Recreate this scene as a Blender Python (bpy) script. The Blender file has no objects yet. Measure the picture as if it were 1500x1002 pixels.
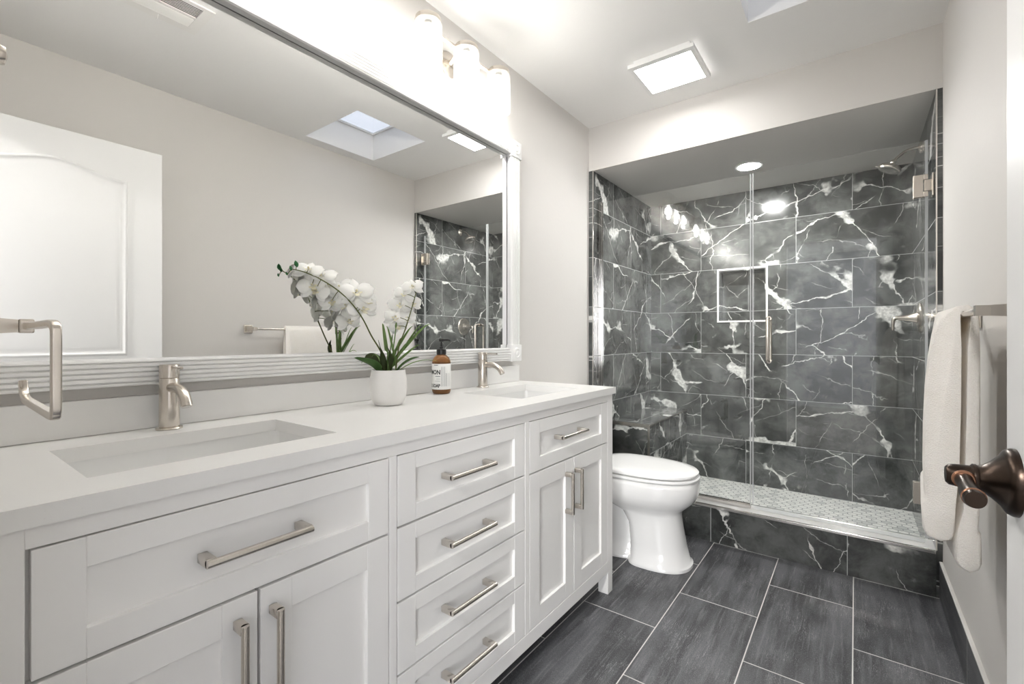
import bpy, bmesh, math, random
from math import sin, cos, pi, radians, sqrt
from mathutils import Vector, Matrix
random.seed(7)
S = bpy.context.scene
COL = S.collection

# ------------------------------------------------------------------ camera, world, exposure
F_PX, CX_PX, CY_PX, YAW = 677.07, 749.9, 495.05, 36.63
CAM = Vector((1.3661, 0.0, 1.1048))
cd = bpy.data.cameras.new('camera'); cam = bpy.data.objects.new('camera', cd); COL.objects.link(cam)
cam.location = CAM; cam.rotation_euler = (radians(90), 0, radians(YAW))
cd.sensor_width = 36.0; cd.lens = F_PX / 1500 * 36.0
cd.shift_y = -(501 - CY_PX) / 1500; cd.clip_start = 0.02
S.camera = cam
W_ = bpy.data.worlds.new('sky'); S.world = W_; W_.use_nodes = True
_bg = W_.node_tree.nodes['Background']; _bg.inputs[0].default_value = (0.56, 0.58, 0.66, 1); _bg.inputs[1].default_value = 0.22
S.view_settings.view_transform = 'Standard'; S.view_settings.look = 'None'
S.view_settings.gamma = 1.0; S.view_settings.use_curve_mapping = False
S.view_settings.exposure = 2.92
try:
    S.cycles.use_denoising = True; S.cycles.diffuse_bounces = 8; S.cycles.glossy_bounces = 8
    S.cycles.transparent_max_bounces = 24; S.cycles.max_bounces = 16; S.cycles.caustics_reflective = False
    S.cycles.caustics_refractive = False; S.cycles.sample_clamp_indirect = 4.0
except Exception:
    pass
L_FILL = 58.0  # glow of the added bedroom fill lamp
L_BULB, L_PANEL, L_SPOT, P_BULB = 5.0, 3.7, 100.0, .355      # radiance of the room's lamps

def area(name, loc, rot, sx, sy, power, col, portal=False):
    l = bpy.data.lights.new(name, 'AREA'); l.shape = 'RECTANGLE'; l.size = sx; l.size_y = sy; l.energy = power; l.color = col
    try: l.cycles.is_portal = portal
    except Exception: pass
    o = bpy.data.objects.new(name, l); COL.objects.link(o); o.location = loc; o.rotation_euler = rot; return o
area('bedroom_window_fill', (2.45, -3.385, 1.45), (radians(90), 0, 0), 1.2, 1.5, 15.5, (.98, .985, 1.0))   # added fill light at an invented, unseen bedroom window
area('skylight_portal', (1.283, 1.902, 2.622), (0, 0, 0), .56, .53, 1.0, (1, 1, 1), True)

# ------------------------------------------------------------------ room dimensions (metres)
W = 1.6624; YN = 0.03; YS = 2.659; YB = 3.694; ZC = 2.44; ZS = 2.1655; HC = 0.196
XTL, XTR = 0.03, 1.642                         # faces of the shower's side tiles
YG = 2.735                                     # shower glass plane
ZT = 0.890; XF = 0.511; VY0, VY1 = 0.080, 1.900

# ------------------------------------------------------------------ node helpers
class NT:
    def __init__(s, name):
        s.m = bpy.data.materials.new(name); s.m.use_nodes = True; s.t = s.m.node_tree; s.t.nodes.clear()
    def n(s, typ, ins=None, **kw):
        nd = s.t.nodes.new(typ)
        for k, v in kw.items(): setattr(nd, k, v)
        for k, v in (ins or {}).items(): s.put(nd.inputs[k], v)
        return nd
    def put(s, sock, v):
        if isinstance(v, bpy.types.NodeSocket): s.t.links.new(v, sock)
        else:
            if hasattr(sock.default_value, '__len__') and hasattr(v, '__len__') and len(sock.default_value) == 4 and len(v) == 3: v = (*v, 1)
            sock.default_value = v
    def ma(s, op, a, b=None, c=None, clamp=False):
        nd = s.t.nodes.new('ShaderNodeMath'); nd.operation = op; nd.use_clamp = clamp
        for i, v in enumerate((a, b, c)):
            if v is not None: s.put(nd.inputs[i], v)
        return nd.outputs[0]
    def ve(s, op, a, b=None, sc=None):
        nd = s.t.nodes.new('ShaderNodeVectorMath'); nd.operation = op
        s.put(nd.inputs[0], a)
        if b is not None: s.put(nd.inputs[1], b)
        if sc is not None: s.put(nd.inputs['Scale'], sc)
        return nd.outputs[0] if op not in ('LENGTH', 'DOT_PRODUCT') else nd.outputs['Value']
    def mix(s, f, a, b):
        nd = s.t.nodes.new('ShaderNodeMix'); nd.data_type = 'RGBA'
        s.put(nd.inputs[0], f); s.put(nd.inputs[6], a); s.put(nd.inputs[7], b)
        return nd.outputs[2]
    def ramp(s, v, lo, hi, a=0.0, b=1.0):
        nd = s.t.nodes.new('ShaderNodeMapRange'); nd.clamp = True; nd.interpolation_type = 'SMOOTHSTEP'
        s.put(nd.inputs[0], v); s.put(nd.inputs[1], lo); s.put(nd.inputs[2], hi); s.put(nd.inputs[3], a); s.put(nd.inputs[4], b)
        return nd.outputs[0]
    def noise(s, v, sc, det=2.0, rough=0.5, out=0):
        nd = s.n('ShaderNodeTexNoise', {'Scale': sc, 'Detail': det, 'Roughness': rough, 'Vector': v}); return nd.outputs[out]
    def pos(s): return s.n('ShaderNodeNewGeometry').outputs['Position']
    def objc(s): return s.n('ShaderNodeTexCoord').outputs['Object']
    def bump(s, h, strength, dist=0.01):
        return s.n('ShaderNodeBump', {'Height': h, 'Strength': strength, 'Distance': dist}).outputs[0]
    def out(s, sh):
        o = s.t.nodes.new('ShaderNodeOutputMaterial'); s.t.links.new(sh, o.inputs[0]); return s.m
    def prin(s, **kw):
        nd = s.t.nodes.new('ShaderNodeBsdfPrincipled')
        for k, v in kw.items(): s.put(nd.inputs[k.replace('_', ' ')], v)
        return nd

def paint(name, col, rough=0.5, bump=0.0, bsc=40, metal=0.0, spec=0.5, coat=0.0, vary=0.0):
    t = NT(name); kw = dict(Base_Color=col, Roughness=rough, Metallic=metal, Specular_IOR_Level=spec, Coat_Weight=coat)
    p = t.objc()
    if vary:
        f = t.noise(p, 9, 3); kw['Base_Color'] = t.mix(t.ramp(f, .3, .7), tuple(c * (1 - vary) for c in col), col)
    if bump: kw['Normal'] = t.bump(t.noise(p, bsc, 4, .6), bump, .004)
    return t.out(t.prin(**kw).outputs[0])

def metal(name, col, rough, stretch=None):
    t = NT(name)
    return t.out(t.prin(Base_Color=col, Metallic=1.0, Roughness=rough).outputs[0])

def emit(name, col, L):
    t = NT(name); e = t.n('ShaderNodeEmission', {'Color': (*col, 1), 'Strength': L})
    return t.out(e.outputs[0])

def tile_cells(t, ai, bi, pa, pb, a0, b0, bond, gw):
    """grout mask and one random vector per tile for a running-bond layout in a world plane"""
    p = t.pos(); sp = t.n('ShaderNodeSeparateXYZ', {0: p}).outputs
    a = t.ma('DIVIDE', t.ma('SUBTRACT', sp[ai], a0), pa); b = t.ma('DIVIDE', t.ma('SUBTRACT', sp[bi], b0), pb)
    row = t.ma('FLOOR', b); off = t.ma('MULTIPLY', t.ma('FLOORED_MODULO', row, 2.0), bond)
    aa = t.ma('ADD', a, off); colm = t.ma('FLOOR', aa)
    fa = t.ma('FRACT', aa); fb = t.ma('FRACT', b)
    da = t.ma('MULTIPLY', t.ma('MINIMUM', fa, t.ma('SUBTRACT', 1.0, fa)), pa)
    db = t.ma('MULTIPLY', t.ma('MINIMUM', fb, t.ma('SUBTRACT', 1.0, fb)), pb)
    d = t.ma('MINIMUM', da, db)
    g = t.ramp(d, gw * .35, gw * .65, 1.0, 0.0)
    cv = t.n('ShaderNodeCombineXYZ', {0: colm, 1: row, 2: ai * 3.7 + bi}).outputs[0]
    rnd = t.n('ShaderNodeTexWhiteNoise', {'Vector': cv}, noise_dimensions='3D').outputs['Color']
    return p, g, d, rnd

def marble_color(t, p, rnd, ai, bi, dark=1.0):
    """charcoal marble: clouds, long lightning veins at a random slant per tile, white swellings"""
    sp = t.n('ShaderNodeSeparateXYZ', {0: p}).outputs; rs = t.n('ShaderNodeSeparateXYZ', {0: rnd}).outputs
    q = t.n('ShaderNodeCombineXYZ', {0: t.ma('ADD', sp[ai], t.ma('MULTIPLY', rs[0], 23.0)), 1: t.ma('ADD', sp[bi], t.ma('MULTIPLY', rs[1], 19.0)), 2: t.ma('MULTIPLY', rs[2], 11.0)}).outputs[0]
    qs = t.n('ShaderNodeSeparateXYZ', {0: q}).outputs
    warp = lambda sc, det, amp, off: t.ma('MULTIPLY', t.ma('SUBTRACT', t.noise(t.ve('ADD', q, off), sc, det, .55), .5), amp)
    big = t.ma('ADD', warp(2.0, 1, .20, (3, 1, 0)), t.ma('ADD', warp(9, 3, .075, (9, 4, 2)), warp(40, 2, .018, (2, 6, 8))))
    th0 = t.ma('ADD', t.ma('MULTIPLY', rs[2], 1.6), .35)
    def vein(dth, freq, w, seed):
        th = t.ma('ADD', th0, dth)
        u = t.ma('ADD', t.ma('MULTIPLY', qs[0], t.ma('COSINE', th)), t.ma('MULTIPLY', qs[1], t.ma('SINE', th)))
        u = t.ma('ADD', u, t.ma('ADD', big, warp(5.0, 2, .05, (seed, seed * 2, 1))))
        d = t.ma('DIVIDE', t.ma('ABSOLUTE', t.ma('SUBTRACT', t.ma('FRACT', t.ma('MULTIPLY', u, freq)), .5)), freq)
        return t.ma('SUBTRACT', 1.0, t.ramp(t.ma('DIVIDE', d, w), .35, 1.0))
    mask = lambda sc, lo, hi, off: t.ramp(t.noise(t.ve('ADD', q, off), sc, 2, .5), lo, hi)
    swell = t.ramp(t.noise(t.ve('ADD', q, (4, 8, 1)), 4.6, 3, .6), .48, .72, .0045, .10)
    c1 = t.ma('MULTIPLY', vein(0.0, 2.6, swell, 3.1), mask(3.4, .42, .50, (7, 7, 3)))
    c2 = t.ma('MULTIPLY', vein(1.25, 3.1, t.ramp(t.noise(t.ve('ADD', q, (1, 5, 6)), 6, 2), .5, .75, .0032, .014), 8.3), mask(4.2, .43, .52, (2, 9, 5)))
    c3 = t.ma('MULTIPLY', t.ma('MULTIPLY', vein(2.2, 5.0, .0026, 5.7), mask(5.0, .46, .56, (6, 3, 8))), .7)
    c4 = t.ma('MULTIPLY', t.ma('MULTIPLY', vein(.6, 9.0, .0032, 1.7), mask(6.0, .48, .62, (1, 2, 4))), .45)
    vn = t.ma('MAXIMUM', t.ma('MAXIMUM', c1, c2), t.ma('MAXIMUM', c3, c4))
    cl = t.noise(t.ve('ADD', q, t.ve('SCALE', t.noise(q, 7, 3, .5, out=1), sc=.12)), 5.0, 6, .68)
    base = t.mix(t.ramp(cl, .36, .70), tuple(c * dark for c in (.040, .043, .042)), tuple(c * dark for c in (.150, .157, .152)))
    wisps = t.ma('MULTIPLY', t.ramp(t.noise(t.ve('MULTIPLY', q, (1, 1, 1)), 22, 5, .75), .56, .74), mask(3.0, .50, .66, (8, 1, 9)))
    base = t.mix(t.ma('MULTIPLY', wisps, .45), base, (.32, .33, .32))
    vc = t.mix(t.ramp(t.noise(q, 38, 4, .65), .35, .65), (.46, .46, .445), (.84, .84, .81))
    return t.mix(vn, base, vc)

def marble_tile(name, ai, bi, pa, pb, a0, b0, bond=.5, gw=.0028, rough=.13, dark=1.0):
    t = NT(name); p, g, d, rnd = tile_cells(t, ai, bi, pa, pb, a0, b0, bond, gw)
    c = t.mix(g, marble_color(t, p, rnd, ai, bi, dark), (.44, .45, .44))
    h = t.ramp(d, 0, gw, 0, 1)
    r = t.mix(g, (rough,) * 3, (.7,) * 3)
    return t.out(t.prin(Base_Color=c, Roughness=t.ma('ADD', t.ma('MULTIPLY', g, .6), rough), Normal=t.bump(h, .35, .001)).outputs[0])

def slate_tile(name, ai, bi, pa, pb, a0, b0, bond, grain):
    t = NT(name); p, g, d, rnd = tile_cells(t, ai, bi, pa, pb, a0, b0, bond, .0038)
    v = t.ve('ADD', p, t.ve('SCALE', rnd, sc=13.0))
    wob = t.ve('SCALE', t.ve('SUBTRACT', t.noise(v, 4.0, 3, .5, out=1), (.5, .5, .5)), sc=.016)
    v = t.ve('ADD', v, wob)
    s1 = t.noise(t.ve('MULTIPLY', v, tuple(20 if g_ else 2.0 for g_ in grain)), 1.0, 3, .55)
    s2 = t.noise(t.ve('MULTIPLY', v, tuple(85 if g_ else 5 for g_ in grain)), 1.0, 4, .65)
    cloud = t.noise(v, 3.5, 3, .5)
    sp = t.noise(t.ve('MULTIPLY', v, tuple(420 if g_ else 200 for g_ in grain)), 1.0, 3, .75)
    base = t.mix(t.ramp(t.ma('ADD', t.ma('MULTIPLY', s1, .6), t.ma('MULTIPLY', cloud, .4)), .36, .64), (.024, .025, .028), (.105, .107, .114))
    base = t.mix(t.ramp(s2, .50, .72, 0, .55), base, (.20, .20, .21))
    lines = t.ma('MULTIPLY', t.ramp(t.ma('ABSOLUTE', t.ma('SUBTRACT', s2, .5)), 0, .010, 1, 0), t.ramp(t.noise(v, 6, 2), .52, .64))
    base = t.mix(t.ma('MULTIPLY', lines, .75), base, (.42, .42, .43))
    base = t.mix(t.ramp(sp, .50, .74, 0, .55), base, (.28, .28, .29))
    base = t.mix(t.ramp(sp, .30, .46, .5, 0), base, (.014, .014, .016))
    c = t.mix(g, base, (.60, .59, .57))
    h = t.ma('ADD', t.ma('MULTIPLY', sp, .3), t.ramp(d, 0, .006, 0, 1))
    return t.out(t.prin(Base_Color=c, Roughness=.42, Normal=t.bump(h, .22, .0015)).outputs[0])

def hex_mosaic(name, size):
    t = NT(name); p = t.pos(); q = t.ve('SCALE', p, sc=1 / size)
    sp = t.n('ShaderNodeSeparateXYZ', {0: q}).outputs; R3 = sqrt(3)
    def cell(ox, oy):
        x = t.ma('SUBTRACT', t.ma('FLOORED_MODULO', t.ma('SUBTRACT', sp[0], ox), 1.0), .5)
        y = t.ma('SUBTRACT', t.ma('FLOORED_MODULO', t.ma('SUBTRACT', sp[1], oy), R3), R3 / 2)
        return x, y, t.ma('ADD', t.ma('MULTIPLY', x, x), t.ma('MULTIPLY', y, y))
    ax, ay, al = cell(0, 0); bx, by, bl = cell(.5, R3 / 2)
    k = t.ma('LESS_THAN', al, bl)
    pick = lambda a, b: t.ma('ADD', t.ma('MULTIPLY', a, k), t.ma('MULTIPLY', b, t.ma('SUBTRACT', 1.0, k)))
    gx = pick(ax, bx); gy = pick(ay, by)
    agx = t.ma('ABSOLUTE', gx); agy = t.ma('ABSOLUTE', gy)
    hd = t.ma('MAXIMUM', t.ma('ADD', t.ma('MULTIPLY', agx, .5), t.ma('MULTIPLY', agy, R3 / 2)), agx)
    g = t.ramp(hd, .445, .47)
    idv = t.n('ShaderNodeCombineXYZ', {0: t.ma('SUBTRACT', sp[0], gx), 1: t.ma('SUBTRACT', sp[1], gy), 2: 0.0}).outputs[0]
    rnd = t.n('ShaderNodeTexWhiteNoise', {'Vector': t.ve('SNAP', idv, (.1, .1, .1))}, noise_dimensions='3D').outputs['Value']
    vn = t.noise(t.ve('ADD', p, t.ve('SCALE', idv, sc=.3)), 26, 4, .6)
    c = t.mix(t.ramp(vn, .5, .75), (.82, .82, .79), (.58, .59, .58))
    c = t.mix(t.ramp(rnd, .72, .95, 0, .6), c, (.42, .44, .43))
    c = t.mix(t.ramp(t.noise(p, 90, 3, .7), .60, .72, 0, .7), c, (.16, .18, .17))
    c = t.mix(g, c, (.20, .215, .21))
    return t.out(t.prin(Base_Color=c, Roughness=.3, Normal=t.bump(g, -.3, .001)).outputs[0])

def clear_glass(name, tint=(.985, .992, .988), f0=.042):
    t = NT(name)
    lw = t.n('ShaderNodeLayerWeight', {'Blend': .5}).outputs['Facing']
    f = t.ma('ADD', f0, t.ma('MULTIPLY', 1 - f0, t.ma('POWER', lw, 5.0)))
    tr = t.n('ShaderNodeBsdfTransparent', {'Color': (*tint, 1)}); gl = t.n('ShaderNodeBsdfGlossy', {'Roughness': 0.0, 'Color': (1, 1, 1, 1)})
    mx = t.n('ShaderNodeMixShader', {0: f, 1: tr.outputs[0], 2: gl.outputs[0]})
    return t.out(mx.outputs[0])

def frosted_shade(name):
    t = NT(name)
    lw = t.n('ShaderNodeLayerWeight', {'Blend': .35}).outputs['Facing']
    tr = t.n('ShaderNodeBsdfTransparent', {'Color': (.97, .97, .96, 1)}); tl = t.n('ShaderNodeBsdfTranslucent', {'Color': (.9, .9, .88, 1)})
    df = t.n('ShaderNodeBsdfDiffuse', {'Color': (.85, .85, .84, 1)}); gl = t.n('ShaderNodeBsdfGlossy', {'Roughness': .08, 'Color': (1, 1, 1, 1)})
    a = t.n('ShaderNodeMixShader', {0: .5, 1: tl.outputs[0], 2: df.outputs[0]})
    b = t.n('ShaderNodeMixShader', {0: t.ramp(lw, 0, 1, .06, .30), 1: tr.outputs[0], 2: a.outputs[0]})
    c = t.n('ShaderNodeMixShader', {0: t.ramp(lw, .2, 1, .04, .5), 1: b.outputs[0], 2: gl.outputs[0]})
    return t.out(c.outputs[0])

def quartz(name):
    t = NT(name); p = t.pos(); f = t.noise(p, 420, 2, .7); g = t.noise(p, 5, 3)
    c = t.mix(t.ramp(f, .62, .8, 0, .35), (.80, .795, .78), (.62, .61, .59)); c = t.mix(t.ramp(g, .4, .7, 0, .12), c, (.72, .71, .69))
    return t.out(t.prin(Base_Color=c, Roughness=.28).outputs[0])

def terry(name):
    t = NT(name); p = t.objc()
    h = t.ma('ADD', t.noise(p, 330, 2, .7), t.ma('MULTIPLY', t.noise(p, 60, 3, .6), .6))
    c = t.mix(t.noise(p, 25, 3), (.90, .87, .82), (.97, .955, .93))
    nb = t.bump(h, .8, .005); d = t.prin(Base_Color=c, Roughness=1.0, Sheen_Weight=.3, Specular_IOR_Level=.1, Normal=nb).outputs[0]
    tl = t.n('ShaderNodeBsdfTranslucent', {'Color': (.95, .84, .68, 1), 'Normal': nb}).outputs[0]
    return t.out(t.n('ShaderNodeMixShader', {0: .20, 1: d, 2: tl}).outputs[0])

def petal(name, a, b, rough=.55):
    t = NT(name); p = t.objc(); c = t.mix(t.noise(p, 30, 3), a, b)
    d = t.prin(Base_Color=c, Roughness=rough, Specular_IOR_Level=.25).outputs[0]
    tl = t.n('ShaderNodeBsdfTranslucent', {'Color': c}).outputs[0]
    return t.out(t.n('ShaderNodeMixShader', {0: .34, 1: d, 2: tl}).outputs[0])

M = {}
WALLC = (.665, .645, .620)
M['wall'] = paint('wall_paint', WALLC, .62, .10, 55, spec=.3)
M['ceiling'] = paint('ceiling_paint', (.84, .835, .825), .75, .22, 22, spec=.2)
M['white_door'] = paint('door_paint', (.84, .84, .835), .38, .03, 90)
M['trim'] = paint('trim_paint', (.82, .81, .79), .35, .03, 90)
M['cab'] = paint('cabinet_paint', (.85, .842, .828), .36)
M['dark'] = paint('painted_shade_black', (.03, .028, .025), .8)  # near-black stand-in for shade behind the door gaps and vent slats
M['frame'] = paint('mirror_frame_paint', (.84, .838, .828), .32)
M['porcelain'] = paint('porcelain', (.90, .90, .895), .07, coat=.5)
M['seat'] = paint('seat_plastic', (.88, .88, .875), .16)
M['sink'] = paint('sink_porcelain', (.80, .80, .79), .10, coat=.4)
M['quartz'] = quartz('white_quartz')
M['nickel'] = metal('brushed_nickel', (.66, .61, .55), .26)
M['nickel_y'] = metal('brushed_nickel_along', (.64, .60, .55), .24, (600, 20, 600))
M['steel'] = metal('polished_steel', (.74, .72, .69), .12)
M['steel_dark'] = metal('satin_steel', (.55, .53, .50), .25)
M['bronze'] = metal('oil_rubbed_bronze', (.055, .040, .032), .30)
M['copper'] = metal('worn_copper_edge', (.36, .19, .12), .32)
M['chrome'] = metal('chrome', (.80, .79, .77), .06)
M['glass'] = clear_glass('clear_glass')
M['skyglass'] = clear_glass('tinted_skylight_pane', (.97, .985, .99))
t_ = NT('whitened_clear_seal')
M['seal'] = t_.out(t_.n('ShaderNodeMixShader', {0: .42, 1: t_.n('ShaderNodeBsdfTransparent', {'Color': (.93, .94, .93, 1)}).outputs[0], 2: t_.prin(Base_Color=(.80, .81, .82), Roughness=.12, Specular_IOR_Level=.9).outputs[0]}).outputs[0])  # whitened to paint in the light the glass edges catch
M['shade'] = frosted_shade('ribbed_glass')
M['bulb'] = emit('lamp_bulb_glow', (1.0, .975, .945), L_BULB)
M['panel'] = emit('led_panel_glow', (1.0, .985, .965), L_PANEL)
M['fill_glow'] = emit('added_fill_glow', (1.0, .985, .96), L_FILL)
M['spot'] = emit('downlight_glow', (1.0, .985, .965), L_SPOT)
M['lampwhite'] = paint('lamp_plastic', (.80, .80, .79), .4)
M['towel'] = terry('terry_cloth')
M['pot'] = paint('matte_ceramic', (.80, .79, .77), .55, .03, 80)
M['soil'] = paint('moss_soil', (.07, .06, .035), .9, .6, 60)
M['black'] = paint('black_plastic', (.012, .012, .012), .35)
M['label'] = paint('paper_label', (.82, .82, .80), .6)
M['ink'] = paint('black_ink', (.02, .02, .02), .6)
M['inkgrey'] = paint('grey_ink', (.28, .29, .30), .6)
M['petal'] = petal('white_petal', (.95, .95, .925), (.98, .98, .965))
M['lip'] = petal('yellow_white_lip', (.84, .78, .52), (.88, .86, .76))
M['leaf'] = petal('orchid_leaf', (.055, .13, .035), (.10, .19, .06), .4)
M['grass'] = petal('grass_leaf', (.13, .26, .06), (.32, .44, .18), .5)
M['leafdark'] = petal('dark_leaf', (.035, .055, .018), (.07, .09, .03), .4)
M['stem'] = petal('flower_stem', (.12, .15, .05), (.20, .21, .08), .5)
M['bud'] = petal('green_bud', (.03, .15, .05), (.06, .22, .08), .5)
M['floor'] = slate_tile('charcoal_floor_tile', 1, 0, .608, .3025, 2.044 - .608 * 5, .4505 - .3025 * 3, .5, (1, 0, 1))
M['base_tile'] = slate_tile('charcoal_base_tile', 1, 2, .608, 1.0, 2.05 - .608 * 4, -.5, 0, (1, 0, 1))
M['mar_back'] = marble_tile('dark_marble_back', 0, 2, .62, .3135, .729 - .62 * 3, .676 - .3135 * 4, .5)
M['mar_side'] = marble_tile('dark_marble_side', 1, 2, .62, .3135, 2.965 - .62 * 3, .676 - .3135 * 4, .5)
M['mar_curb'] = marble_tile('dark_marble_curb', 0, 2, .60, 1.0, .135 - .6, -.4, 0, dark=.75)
M['mar_top'] = marble_tile('dark_marble_top', 0, 1, .62, .62, -.10, 2.3, .5)
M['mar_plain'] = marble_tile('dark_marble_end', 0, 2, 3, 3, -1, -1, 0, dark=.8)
M['sill'] = paint('white_stone_sill', (.78, .775, .76), .10, coat=.3, vary=.12)
M['grout'] = paint('grout', (.55, .54, .52), .8)
M['hex'] = hex_mosaic('marble_hexagon_mosaic', .045)
t_ = NT('mirror_silver'); M['mirror'] = t_.out(t_.n('ShaderNodeBsdfGlossy', {'Color': (.965, .97, .962, 1), 'Roughness': 0.0}).outputs[0])
t_ = NT('amber_glass'); M['amber'] = t_.out(t_.prin(Base_Color=(.52, .22, .06), Roughness=.04, Transmission_Weight=.75, IOR=1.45).outputs[0])
M['soapliq'] = paint('soap_in_glass', (.17, .125, .105), .15)
M['bed_wall'] = paint('bedroom_paint', (.60, .61, .64), .7)
M['bed_floor'] = paint('bedroom_carpet', (.20, .19, .18), .95)

# ------------------------------------------------------------------ mesh builder
class MB:
    def __init__(s): s.bm = bmesh.new()
    def poly(s, pts): 
        vs = [s.bm.verts.new(p) for p in pts]
        return s.bm.faces.new(vs)
    def box(s, x0, x1, y0, y1, z0, z1, bev=0.0, seg=2):
        b = bmesh.new() if bev else s.bm
        v = [b.verts.new((x, y, z)) for x in (x0, x1) for y in (y0, y1) for z in (z0, z1)]
        for f in ((0, 1, 3, 2), (4, 6, 7, 5), (0, 4, 5, 1), (2, 3, 7, 6), (0, 2, 6, 4), (1, 5, 7, 3)): b.faces.new([v[i] for i in f])
        if bev:
            bmesh.ops.bevel(b, geom=list(b.edges), offset=bev, segments=seg, affect='EDGES', profile=.5)
            s.absorb(b)
        return s
    def absorb(s, b, mat=None):
        mp = {v: s.bm.verts.new(mat @ v.co if mat else v.co) for v in b.verts}
        for f in b.faces: s.bm.faces.new([mp[v] for v in f.verts])
        b.free()
    def loft(s, rings, cap=(True, True), closed=True):
        R = [[s.bm.verts.new(p) for p in r] for r in rings]; n = len(R[0])
        for a, b in zip(R, R[1:]):
            for i in range(n if closed else n - 1):
                j = (i + 1) % n
                try: s.bm.faces.new((a[i], a[j], b[j], b[i]))
                except ValueError: pass
        if cap[0]: s.bm.faces.new(list(reversed(R[0])))
        if cap[1]: s.bm.faces.new(R[-1])
        return s
    def tube(s, pts, rad, n=14, section=None, up=(0, 0, 1), cap=True):
        pts = [Vector(p) for p in pts]; m = len(pts)
        rad = rad if hasattr(rad, '__len__') else [rad] * m
        sec = section or [(cos(2 * pi * k / n), sin(2 * pi * k / n)) for k in range(n)]
        T = [(pts[min(i + 1, m - 1)] - pts[max(i - 1, 0)]).normalized() for i in range(m)]
        u = Vector(up); u = (u - T[0] * u.dot(T[0])); u = u.normalized() if u.length > 1e-6 else T[0].orthogonal().normalized()
        rings = []
        for i in range(m):
            u = (u - T[i] * u.dot(T[i])).normalized(); w = T[i].cross(u)
            k = 1.0
            if 0 < i < m - 1:
                c_ = (pts[i] - pts[i - 1]).normalized().dot(T[i]); k = 1 / max(c_, .4) if section else 1.0
            rings.append([pts[i] + w * (a * rad[i]) * 1.0 + u * (b * rad[i]) for a, b in sec])
        return s.loft(rings, (cap, cap))
    def cyl(s, p0, p1, r0, r1=None, n=24): return s.tube([p0, p1], [r0, r0 if r1 is None else r1], n)
    def lathe(s, prof, c, axis='z', n=40, cap=(True, True)):
        """prof: (radius, height along axis) pairs"""
        rings = []
        for r, h in prof:
            ring = []
            for k in range(n):
                a = 2 * pi * k / n; x, y = r * cos(a), r * sin(a)
                ring.append(Vector(c) + {'z': Vector((x, y, h)), 'x': Vector((h, x, y)), 'y': Vector((y, h, x)), '-x': Vector((-h, y, x))}[axis])
            rings.append(ring)
        return s.loft(rings, cap)
    def grid(s, us, vs, w0, w1, holes, fn):
        """slab over a grid of cells with some cells left out; fn(u, v, w) -> point"""
        V = {}
        def g(i, j, k):
            key = (i, j, k)
            if key not in V: V[key] = s.bm.verts.new(fn(us[i], vs[j], (w0, w1)[k]))
            return V[key]
        nu, nv = len(us) - 1, len(vs) - 1
        solid = lambda i, j: 0 <= i < nu and 0 <= j < nv and (i, j) not in holes
        for i in range(nu):
            for j in range(nv):
                if not solid(i, j): continue
                s.bm.faces.new((g(i, j, 1), g(i + 1, j, 1), g(i + 1, j + 1, 1), g(i, j + 1, 1)))
                s.bm.faces.new((g(i, j, 0), g(i, j + 1, 0), g(i + 1, j + 1, 0), g(i + 1, j, 0)))
                for di, dj, a, b in ((-1, 0, (i, j), (i, j + 1)), (1, 0, (i + 1, j + 1), (i + 1, j)), (0, -1, (i + 1, j), (i, j)), (0, 1, (i, j + 1), (i + 1, j + 1))):
                    if not solid(i + di, j + dj):
                        s.bm.faces.new((g(*a, 0), g(*a, 1), g(*b, 1), g(*b, 0)))
        return s

def catmull(P, n=6):
    P = [Vector(p) for p in P]; P = [P[0] * 2 - P[1]] + P + [P[-1] * 2 - P[-2]]; out = []
    for i in range(1, len(P) - 2):
        for k in range(n):
            t = k / n; a, b_, c_, d_ = P[i - 1:i + 3]
            out.append(.5 * ((2 * b_) + (c_ - a) * t + (2 * a - 5 * b_ + 4 * c_ - d_) * t * t + (3 * b_ - a - 3 * c_ + d_) * t ** 3))
    return out + [P[-2]]
WL = {}
def make(name, mb, mat, parent=None, smooth=None, origin=None):
    bm = mb.bm
    bmesh.ops.recalc_face_normals(bm, faces=list(bm.faces))
    if parent is not None: org = WL[parent]
    elif origin is not None: org = Vector(origin)
    else:
        xs = [v.co for v in bm.verts]
        org = Vector(((min(p.x for p in xs) + max(p.x for p in xs)) / 2, (min(p.y for p in xs) + max(p.y for p in xs)) / 2, min(p.z for p in xs)))
    for v in bm.verts: v.co -= org
    me = bpy.data.meshes.new(name); bm.to_mesh(me); bm.free()
    if smooth is not None:
        for p in me.polygons: p.use_smooth = True
        me.set_sharp_from_angle(angle=radians(smooth))
    me.materials.append(M[mat] if isinstance(mat, str) else mat)
    o = bpy.data.objects.new(name, me); COL.objects.link(o)
    if parent is not None: o.parent = parent
    else: o.location = org
    WL[o] = org
    return o
def thing(name, label, cat, loc, group=None):
    o = bpy.data.objects.new(name, None); COL.objects.link(o); o.location = loc; o.empty_display_size = .05
    o['label'] = label; o['category'] = cat
    if group: o['group'] = group
    WL[o] = Vector(loc); return o
def tag(o, label, cat, group=None):
    o['label'] = label; o['category'] = cat
    if group: o['group'] = group
    return o
def struct(name, mb, mat, parent=None, smooth=None):
    o = make(name, mb, mat, parent, smooth, None if parent else (0, 0, 0))
    if parent is None: o['kind'] = 'structure'
    return o
def lab(o, s): o['label'] = s; return o

# ================================================================== THE ROOM SHELL
struct('floor', MB().box(0, W, YN - .12, YS, -.06, 0), 'floor')
struct('wall_left', MB().box(-.12, 0, YN - .12, YB + .14, -.06, ZC), 'wall')
struct('wall_right', MB().box(W, W + .12, YN - .12, YB + .14, -.06, ZC), 'wall')
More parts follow.
